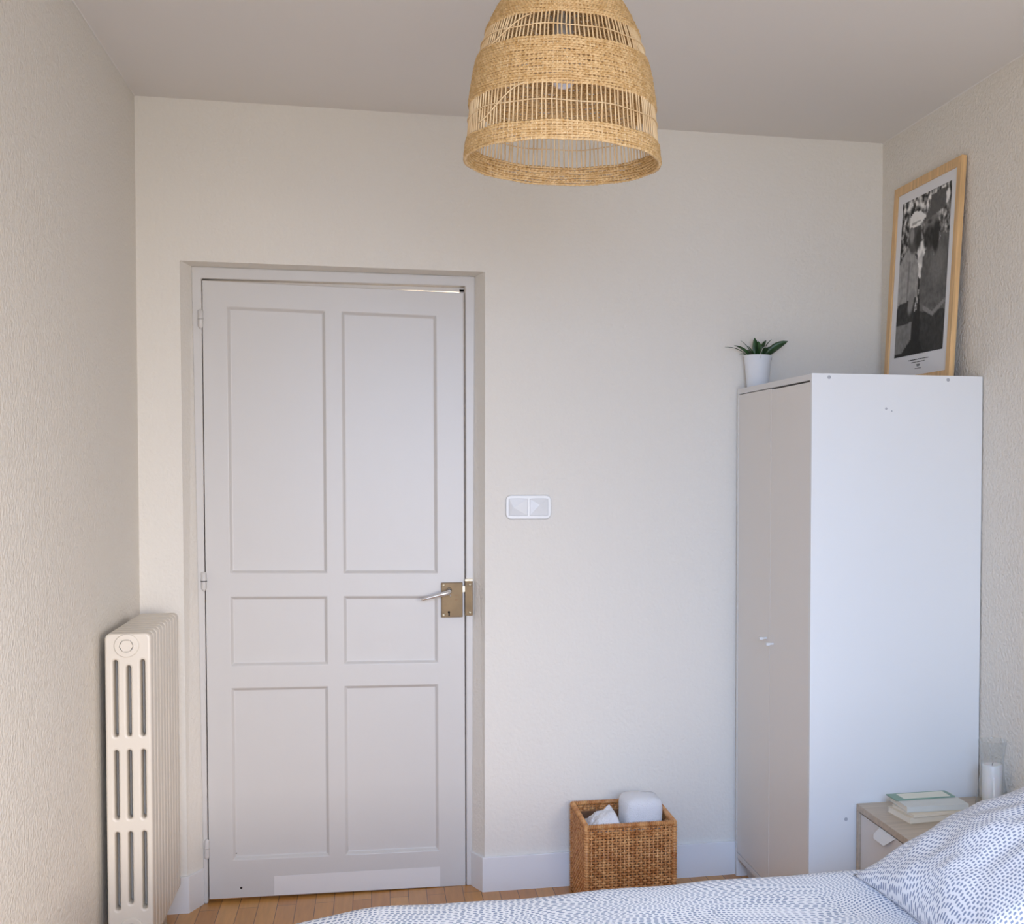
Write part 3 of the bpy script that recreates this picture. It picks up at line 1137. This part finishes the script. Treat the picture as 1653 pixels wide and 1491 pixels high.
C_cream = mat('cream_cover', (.80, .70, .54), .6)
C_tan = mat('tan_cover', (.66, .50, .32), .6)
C_sage = mat('sage_cover', (.66, .66, .60), .55)
C_green = mat('green_cover', (.23, .36, .27), .5)
C_label = mat('pale_cover_panel', (.78, .76, .62), .55)
C_page = mat('paper_edges', (.84, .77, .66), .85, bump=(400, .3, .001))
b1 = book('book', 2.335, -.985, NH + .0004, .190, .135, .018, math.radians(5), C_cream, C_page, 'cream paperback with yellowed pages, lowest of the bedside stack')
b2 = book('book', 2.338, -.993, NH + .0188, .180, .128, .008, math.radians(6), C_cream, C_page, 'thin beige paperback second from the bottom of the stack')
b3 = book('book', 2.343, -.972, NH + .0272, .190, .140, .0165, math.radians(-1.5), C_sage, C_page, 'thick greyish white book near the top of the bedside stack')
b4 = book('book', 2.335, -.935, NH + .0441, .190, .070, .0030, math.radians(1), C_green, C_page, 'thin green booklet lying on top of the bedside books')
MB().box(-.066, .082, -.030, .027, .0030, .0034).build('cover_panel', C_label, b4)

# ------------------------------------------------------------------ hurricane candle
CX, CY = 2.532, -1.000
HG = empty('glass_candle_holder', (CX, CY, NH), 'clear waisted glass hurricane holder around a candle on the bedside table', 'candle holder')
gp = [(0, .0), (.046, .0), (.050, .004), (.0495, .02), (.044, .06), (.036, .11), (.0335, .140), (.035, .165), (.0385, .190), (.0425, .214),
      (.0437, .2145), (.0437, .2135)]
tk = .0010
outer_ = [(0, .0), (.046, .0), (.050, .004), (.0495, .02), (.044, .06), (.036, .11), (.0335, .140), (.035, .165), (.0385, .190), (.0425, .214)]
inner_ = [(max(0, r - tk), max(.008, h)) for r, h in outer_[::-1]]
MB().lathe(outer_ + [(.0416, .2155)] + inner_, (0, 0, .0004), 56).build('glass_body', M_glass, HG, smooth=True)
CN = empty('candle', (CX, CY, NH + .0088), 'cream pillar candle standing inside the waisted glass', 'candle')
MB().lathe([(0, 0), (.0275, 0), (.0285, .002), (.0285, .134), (.0265, .1375), (.020, .1335), (.008, .1315), (0, .131)], (0, 0, 0), 40).build('wax', M_candle, CN, smooth=True)
MB().tube([(0, 0, .130), (.0005, 0, .137), (.003, 0, .1405)], .0009, 6).build('wick', M_black, CN)

# ------------------------------------------------------------------ bed
BX0, BX1, BY0, BY1 = .50, 2.555, -3.22, -1.64
BE = empty('bed', ((BX0 + BX1) / 2, (BY0 + BY1) / 2, 0), 'double bed frame and mattress under the dashed duvet', 'bed')
bl = Vector(BE.location)
off(MB().box(BX0 + .06, BX1, BY0 + .05, BY1 - .05, .18, .28), bl).build('bed_base', M_bedwood, BE, bevel=.004)
off(MB().box(BX0 + .05, BX1, BY0 + .04, BY1 - .04, .281, .50), bl).build('mattress', M_sheet, BE, bevel=.03, seg=4)
for x in (BX0 + .10, BX1 - .05):
    for y in (BY0 + .10, BY1 - .10):
        off(MB().box(x - .03, x + .03, y - .03, y + .03, 0, .18), bl).build('leg', M_bedwood, BE, bevel=.003)
# duvet: draped shell over the mattress
DZ = .553
NXD, NYD = 150, 120
dx0, dx1, dy0, dy1 = .455, 2.50, BY0 - .03, BY1 + .015
drop, rr = .30, .075


def duv(a, b, tot, r, dr):
    """arc-length parameter a in [0,tot] across a top of given width with rounded edges and side drops -> (pos, depth, tilt)"""


def axis_map(s, lo, hi, r, dr):
    qa = PI * r / 2
    flat = hi - lo - 2 * r
    if s < dr:
        return lo, -(r + dr - s)
    s -= dr
    if s < qa:
        t = s / r
        return lo + r * (1 - math.cos(t)), -r * (1 - math.sin(t))
    s -= qa
    if s < flat:
        return lo + r + s, 0.
    s -= flat
    if s < qa:
        t = s / r
        return hi - r + r * math.sin(t), -r * (1 - math.cos(t))
    s -= qa
    return hi, -(r + s)


totx = (dx1 - dx0 - 2 * rr) + PI * rr + 2 * drop
toty = (dy1 - dy0 - 2 * rr) + PI * rr + 2 * drop
dv, df, duvuv = [], [], []
for j in range(NYD + 1):
    for i in range(NXD + 1):
        sx, sy = totx * i / NXD, toty * j / NYD
        # no drop at the head end: stop at the flat
        X, zx = axis_map(sx, dx0, dx1, rr, drop)
        Y, zy = axis_map(sy, dy0, dy1, rr, drop)
        z = min(0, zx) + min(0, zy)
        z = max(z, -rr - drop)
        # round the plan corners
        kx = 1 - min(1, (X - dx0) / .35)
        ky = 1 - min(1, (dy1 - Y) / .30)
        if kx > 0 and ky > 0:
            Y -= .10 * (kx ** 2) * (1 - (1 - ky) ** 2)
            z -= .028 * kx * kx
        elif kx > 0:
            z -= .028 * kx * kx * 0
        nn = noise.noise(Vector((X * 3.1, Y * 2.6, .5))) * .008 + noise.noise(Vector((X * 8, Y * 5, 2.5))) * .005
        side_ = noise.noise(Vector((X * 7, Y * 7, z * 2))) * .012
        if zx < -rr * .6:
            X += side_
        if zy < -rr * .6:
            Y += side_
        # soft hump towards the pillow and slight settling in the middle
        hump = .006 * math.exp(-((X - 1.62) / .3) ** 2)
        dv.append((X, Y, DZ + z + nn - .004 + (hump if zy > -rr else 0)))
        duvuv.append((sx, sy))
for j in range(NYD):
    for i in range(NXD):
        a = j * (NXD + 1) + i
        df.append((a, a + 1, a + NXD + 2, a + NXD + 1))
dme = bpy.data.meshes.new('duvet')
dme.from_pydata(dv, [], df)
ul = dme.uv_layers.new(name='UVMap')
for lp_ in dme.loops:
    ul.data[lp_.index].uv = duvuv[lp_.vertex_index]
DU = link('duvet', dme, M_duvet, smooth=True)
sm = DU.modifiers.new('thick', 'SOLIDIFY')
sm.thickness = .025
sm.offset = -1
tag(DU, 'white duvet printed with blue-grey dashes, spread over the bed', 'duvet')


# pillow lying against the right wall, its near corner flat on the duvet
def pillow(name, cx, cy, cz, lx, ly_, tk_, roty, rotz, label):
    NU_, NV_ = 64, 64
    vs, fs_, uvs = [], [], []
    for side in (1, -1):
        for j in range(NV_ + 1):
            for i in range(NU_ + 1):
                u, v = 2 * i / NU_ - 1, 2 * j / NV_ - 1
                # pinched outline
                px = u * lx / 2 * (1 - .07 * (1 - abs(u)) * 0 - .085 * (1 - v * v) * abs(u) ** 3)
                py = v * ly_ / 2 * (1 - .085 * (1 - u * u) * abs(v) ** 3)
                e = max(0, (1 - abs(u) ** 2.6)) ** .62 * max(0, (1 - abs(v) ** 2.6)) ** .62
                wr = noise.noise(Vector((u * 2.5 + side, v * 2.5, 3))) * .018 * e + noise.noise(Vector((u * 6, v * 6, side * 2))) * .007 * (e ** .5)
                z = side * (tk_ / 2 * e) + wr
                vs.append((px, py, z))
                uvs.append((px * 1.0 + side * 2, py * 1.0))
    n1 = (NU_ + 1) * (NV_ + 1)
    for s in (0, 1):
        for j in range(NV_):
            for i in range(NU_):
                a = s * n1 + j * (NU_ + 1) + i
                q = (a, a + 1, a + NU_ + 2, a + NU_ + 1)
                fs_.append(q if s == 0 else q[::-1])
    me = bpy.data.meshes.new(name)
    me.from_pydata(vs, [], fs_)
    ul = me.uv_layers.new(name='UVMap')
    for l in me.loops:
        ul.data[l.index].uv = uvs[l.vertex_index]
    bm = bmesh.new()
    bm.from_mesh(me)
    bmesh.ops.remove_doubles(bm, verts=bm.verts, dist=.0006)
    bm.to_mesh(me)
    bm.free()
    o = link(name, me, M_pillow, smooth=True)
    o.location = (cx, cy, cz)
    o.rotation_euler = (0, roty, rotz)
    tag(o, label, 'pillow')
    return o


PL = pillow('pillow', 2.135, -2.098, .676, .71, .74, .235, math.radians(-20), math.radians(-2), 'plump pillow printed with blue dashes resting on the duvet')

# ------------------------------------------------------------------ rattan basket
KX0, KX1, KY0, KY1, KH = 1.424, 1.728, -.362, -.048, .308
KB = empty('rattan_basket', ((KX0 + KX1) / 2, (KY0 + KY1) / 2, 0), 'square woven honey rattan basket on the floor right of the door', 'basket')
kl = Vector(KB.location)
wth = .012


def woven_wall(mb, core, P, Ux, n_out, length, height, z0=.006):
    """flat strips over and under round stakes; P start, Ux direction along the wall, n_out outward normal"""
    P, Ux, n_out = Vector(P), Vector(Ux), Vector(n_out)
    pitch = .0135
    ns = int(length / pitch)
    pitch = length / ns
    rowh = .0088
    nr = int((height - z0) / rowh)
    for r in range(nr):
        zc = z0 + (r + .5) * rowh
        pts = []
        m_ = ns * 4
        mode = r % 2
        jit = random.uniform(-.0006, .0006)
        vs = []
        for k in range(m_ + 1):
            s = k / 4
            off_ = math.sin(PI * (s + mode)) * .0044
            c = P + Ux * (s * pitch) + n_out * off_
            t_ = .0016
            h2 = rowh * .38 + jit * .3
            zz = zc + noise.noise(Vector((s * .7, r * 1.7, P.x * 9))) * .0006 + jit
            vs += [tuple(c + n_out * -t_ + Vector((0, 0, zz - h2))), tuple(c + n_out * (t_ * .3) + Vector((0, 0, zz - h2))),
                   tuple(c + n_out * t_ + Vector((0, 0, zz))),
                   tuple(c + n_out * (t_ * .3) + Vector((0, 0, zz + h2))), tuple(c + n_out * -t_ + Vector((0, 0, zz + h2)))]
        fs_ = []
        for k in range(m_):
            for q in range(5):
                a, b = k * 5 + q, k * 5 + (q + 1) % 5
                fs_.append((a, b, b + 5, a + 5))
        mb.add(vs, fs_)
    for k in range(ns):
        c = P + Ux * ((k + .5) * pitch)
        mb.tube([c + Vector((0, 0, z0)), c + Vector((0, 0, height))], .0030, 6)


walls = [((KX0, KY0 + wth / 2, 0), (1, 0, 0), (0, -1, 0), KX1 - KX0), ((KX1 - wth / 2, KY0, 0), (0, 1, 0), (1, 0, 0), KY1 - KY0),
         ((KX1, KY1 - wth / 2, 0), (-1, 0, 0), (0, 1, 0), KX1 - KX0), ((KX0 + wth / 2, KY1, 0), (0, -1, 0), (-1, 0, 0), KY1 - KY0)]
for P_, U_, N_, Ln in walls:
    mb = MB()
    woven_wall(mb, None, P_, U_, N_, Ln, KH - .010)
    o = off(mb, kl).build('woven_side', M_rattan, KB, smooth=True)
# corner posts wrapped, rim braid, base
for x, y in ((KX0 + .005, KY0 + .005), (KX1 - .005, KY0 + .005), (KX1 - .005, KY1 - .005), (KX0 + .005, KY1 - .005)):
    mb = MB()
    mb.tube([(x, y, 0), (x, y, KH)], .0062, 8)
    for k in range(34):
        z = .006 + k * .0088
        mb.tube([(x + .0075 * math.cos(q), y + .0075 * math.sin(q), z + .002 * math.sin(q)) for q in [2 * PI * t / 10 for t in range(10)]], .0022, 5, closed=True)
    off(mb, kl).build('corner_post', M_rattan, KB, smooth=True)
mb = MB()
rim = [(KX0 + .005, KY0 + .005), (KX1 - .005, KY0 + .005), (KX1 - .005, KY1 - .005), (KX0 + .005, KY1 - .005)]
for q in range(4):
    a, b = Vector((*rim[q], KH - .004)), Vector((*rim[(q + 1) % 4], KH - .004))
    mb.tube([a, b], .0068, 8)
    n = 44
    d = (b - a).normalized()
    s_v = Vector((-d.y, d.x, 0))
    for k in range(n):
        c = a.lerp(b, (k + .5) / n)
        mb.tube([c + (s_v * math.cos(t) + Vector((0, 0, 1)) * math.sin(t)) * .0078 + d * .0012 * math.sin(t) for t in [2 * PI * e_ / 8 for e_ in range(8)]], .0021, 5, closed=True)
off(mb, kl).build('rim', M_rattan, KB, smooth=True)
off(MB().box(KX0 + wth + .002, KX1 - wth - .002, KY0 + wth + .002, KY1 - wth - .002, .004, .010), kl).build('base', M_rattan_in, KB)
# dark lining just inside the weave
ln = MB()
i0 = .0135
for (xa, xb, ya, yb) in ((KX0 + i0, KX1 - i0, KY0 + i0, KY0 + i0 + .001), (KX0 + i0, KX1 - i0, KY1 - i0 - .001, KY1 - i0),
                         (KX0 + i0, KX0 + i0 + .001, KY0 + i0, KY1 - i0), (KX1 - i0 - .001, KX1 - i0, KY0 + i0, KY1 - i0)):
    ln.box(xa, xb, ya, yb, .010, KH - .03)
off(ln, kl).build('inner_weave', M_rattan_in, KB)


# towels: folded/rolled terry
def roll_towel(name, loc, rx, ry, h, rot, label, turns=3, squash=1):
    e = empty(name, loc, label, 'towel', 'white towels in the basket')
    e.rotation_euler = rot
    mb = MB()
    n = 48
    prof = []
    for k in range(9):
        a = PI / 2 * k / 8
        prof.append((1 - .0 - .16 * (1 - math.sin(a)) * 0, 0))
    rows = 26
    vs, fs_ = [], []
    for r in range(rows + 1):
        t = r / rows
        z = h * t
        edge = min(t, 1 - t)
        f = 1 - .13 * (1 - min(1, edge / .07)) ** 2.2
        for k in range(n):
            q = 2 * PI * k / n
            # superellipse cross-section
            c, s = math.cos(q), math.sin(q)
            m_ = (abs(c) ** 5 + abs(s) ** 5) ** (-1 / 5)
            b_ = 1 + .035 * noise.noise(Vector((c * 2, s * 2, t * 3 + loc[0] * 10)))
            vs.append((rx * c * m_ * f * b_, ry * s * m_ * f * b_, z + .004 * noise.noise(Vector((c * 1.5, s * 1.5, t * 2)))))
    for r in range(rows):
        for k in range(n):
            l = (k + 1) % n
            fs_.append((r * n + k, r * n + l, (r + 1) * n + l, (r + 1) * n + k))
    top = len(vs)
    # domed top
    for s_i, sc in enumerate((.62, .3)):
        for k in range(n):
            x, y, z = vs[rows * n + k]
            vs.append((x * sc, y * sc, z + .006 * (s_i + 1) * .7))
    fs_ += [(rows * n + k, rows * n + (k + 1) % n, top + (k + 1) % n, top + k) for k in range(n)]
    fs_ += [(top + k, top + (k + 1) % n, top + n + (k + 1) % n, top + n + k) for k in range(n)]
    fs_.append(tuple(top + n + k for k in range(n)))
    fs_.append(tuple(k for k in range(n))[::-1])
    mb.add(vs, fs_)
    mb.build('folded_cloth', M_towel, e, smooth=True)
    return e


roll_towel('towel', (1.634, -.200, .012), .066, .072, .345, (0, math.radians(1.0), math.radians(3)), 'big white folded towel standing on end in the basket')
roll_towel('towel', (1.498, -.215, .012), .055, .085, .262, (0, math.radians(-2), 0), 'white towel slumped low in the left of the basket')
e = empty('towel', (1.508, -.235, .2795), 'small crumpled white cloth lying on the low towel', 'towel', 'white towels in the basket')
mb = MB()
vs, fs_ = [], []
NN = 24
for j in range(NN + 1):
    for i in range(NN + 1):
        u, v = i / NN - .5, j / NN - .5
        r = max(abs(u), abs(v)) * 2
        z = .014 + .050 * (u + .5) * (1 - r ** 4) + .012 * noise.noise(Vector((u * 6, v * 6, 1))) + .006 * noise.noise(Vector((u * 15, v * 9, 1)))
        vs.append((u * .098 * (1 - .1 * abs(v)), v * .14, max(.0, z * (1 - r ** 6))))
for j in range(NN):
    for i in range(NN):
        a = j * (NN + 1) + i
        fs_.append((a, a + 1, a + NN + 2, a + NN + 1))
n1 = len(vs)
vs += [(x, y, 0) for x, y, z in (vs[0], vs[NN], vs[-1], vs[-NN - 1])]
mb.add(vs, fs_)
mb.f.append((n1 + 3, n1 + 2, n1 + 1, n1))
mb.build('crumpled_cloth', M_towel, e, smooth=True)

# ------------------------------------------------------------------ pendant lamp
LC = Vector((1.125, -1.900, 2.073))
PLP = empty('pendant_lamp', LC, 'woven seagrass bell pendant lamp hanging from the ceiling', 'pendant lamp')
# profile: (height above the rim, radius)
PROF = [(0, .190), (.03, .1865), (.06, .1845), (.12, .179), (.17, .171), (.21, .161), (.25, .147), (.29, .127), (.33, .102), (.36, .078), (.385, .050), (.395, .03)]


def rad(h):
    for (a, ra), (b, rb) in zip(PROF, PROF[1:]):
        if a <= h <= b:
            t = (h - a) / (b - a)
            return ra + (rb - ra) * t
    return PROF[-1][1]


NST = 124


def wrow(mb, h, r_t, mode, amp=.0022, seg=4, taper=1, z_amp=.0):
    n = NST * 2
    pts = []
    ph = random.uniform(0, 6)
    for k in range(n):
        q = 2 * PI * k / n
        rr_ = rad(h) + (amp if (k + mode * 1) % 2 else -amp) * 1
        zz = h + .0009 * math.sin(q * 11 + ph) + .0006 * noise.noise(Vector((q * 9, h * 50, 2)))
        pts.append((rr_ * math.cos(q), rr_ * math.sin(q), zz))
    rs = [r_t * (1 + .35 * noise.noise(Vector((k * .35, h * 300, 0)))) for k in range(n)]
    mb.tube(pts, rs, 5, closed=True)


bands = [(.002, .037), (.106, .1965), (.246, .388)]
shade = empty('lamp_shade', (0, 0, 0))
shade.parent = PLP
for h0, h1 in bands:
    mb = MB()
    h = h0
    k = 0
    while h < h1:
        wrow(mb, h, .0027, k % 2, .0023)
        slope = abs((rad(h + .004) - rad(h)) / .004) if h + .004 < .39 else 1
        h += .0047 / math.sqrt(1 + slope * slope)
        k += 1
    if h0 == .106:
        # the weave climbs a little higher on the side facing the door
        while h < .222:
            pts = []
            for t in range(100):
                q = math.radians(20) + math.radians(140) * t / 99
                am = .0023 if (t + k) % 2 else -.0023
                pts.append(((rad(h) + am) * math.cos(q), (rad(h) + am) * math.sin(q), h))
            mb.tube(pts, .0027, 5)
            h += .0047
            k += 1
    mb.build('woven_band', M_seagrass, shade, smooth=True)
# cane stakes running from rim to crown
mb = MB()
for k in range(NST):
    q = 2 * PI * (k + random.uniform(-.16, .16)) / NST
    q2 = q + random.uniform(-.010, .010)
    hs = [0, .037, .072, .108, .150, .190, .218, .246, .29, .33, .36, .385]
    pts = []
    for i, h in enumerate(hs):
        a = q if i in (0, 1, 3, 4, 5, 7, 8, 9, 10, 11) else q2
        r_ = rad(h)
        pts.append((r_ * math.cos(a), r_ * math.sin(a), h))
    mb.tube(pts, .0017, 5)
mb.build('cane_stakes', M_stake, shade, smooth=True)
# thin binding strands across the open tiers, with a kink where they start
mb = MB()
for hm_, amp in ((.074, .002), (.2185, .0015)):
    pts = []
    n = 240
    for k in range(n):
        q = 2 * PI * k / n
        h = hm_ + amp * math.sin(q * 2 + 1) + .0012 * math.sin(q * 9)
        r_ = rad(h) + .0024
        pts.append((r_ * math.cos(q), r_ * math.sin(q), h))
    mb.tube(pts, .0012, 5, closed=True)
for h0_, h1_, a0, a1 in ((.050, .106, 205, 240), (.194, .240, 205, 240)):
    pts = []
    for k in range(25):
        t = k / 24
        q = math.radians(lerp(a0, a1, t))
        h = lerp(h0_, h1_, sst(0, 1, t))
        r_ = rad(h) + .0028
        pts.append((r_ * math.cos(q), r_ * math.sin(q), h))
    mb.tube(pts, .0013, 5)
mb.build('binding_strand', M_stake, shade, smooth=True)
bz = .176
MB().lathe([(0, -.030), (.010, -.0285), (.019, -.023), (.0255, -.013), (.0275, 0), (.026, .011), (.021, .024), (.0155, .036), (.0135, .045)],
           (0, 0, bz), 28).build('bulb', M_bulb, PLP, smooth=True)
MB().lathe([(.0135, .043), (.020, .046), (.021, .10), (.013, .112), (.004, .115)], (0, 0, bz), 28, cap0=True, cap1=True).build('socket', M_socket, PLP, smooth=True)
zc = H - LC.z
mb = MB().tube([(0, 0, bz + .11), (0, 0, zc - .02)], .003, 8)
mb.build('cord', M_cord, PLP, smooth=True)
MB().lathe([(.0135, .0), (.045, .008), (.05, .03)], (0, 0, zc - .0305), 32, cap0=True, cap1=True).build('ceiling_rose', M_cord, PLP, smooth=True)
# wire spider carrying the shade
mb = MB()
for k in range(3):
    a = 2 * PI * k / 3 + .4
    mb.tube([(.018 * math.cos(a), .018 * math.sin(a), bz + .10), (.075 * math.cos(a), .075 * math.sin(a), .361)], .0016, 6)
mb.build('wire_spider', M_socket, PLP)
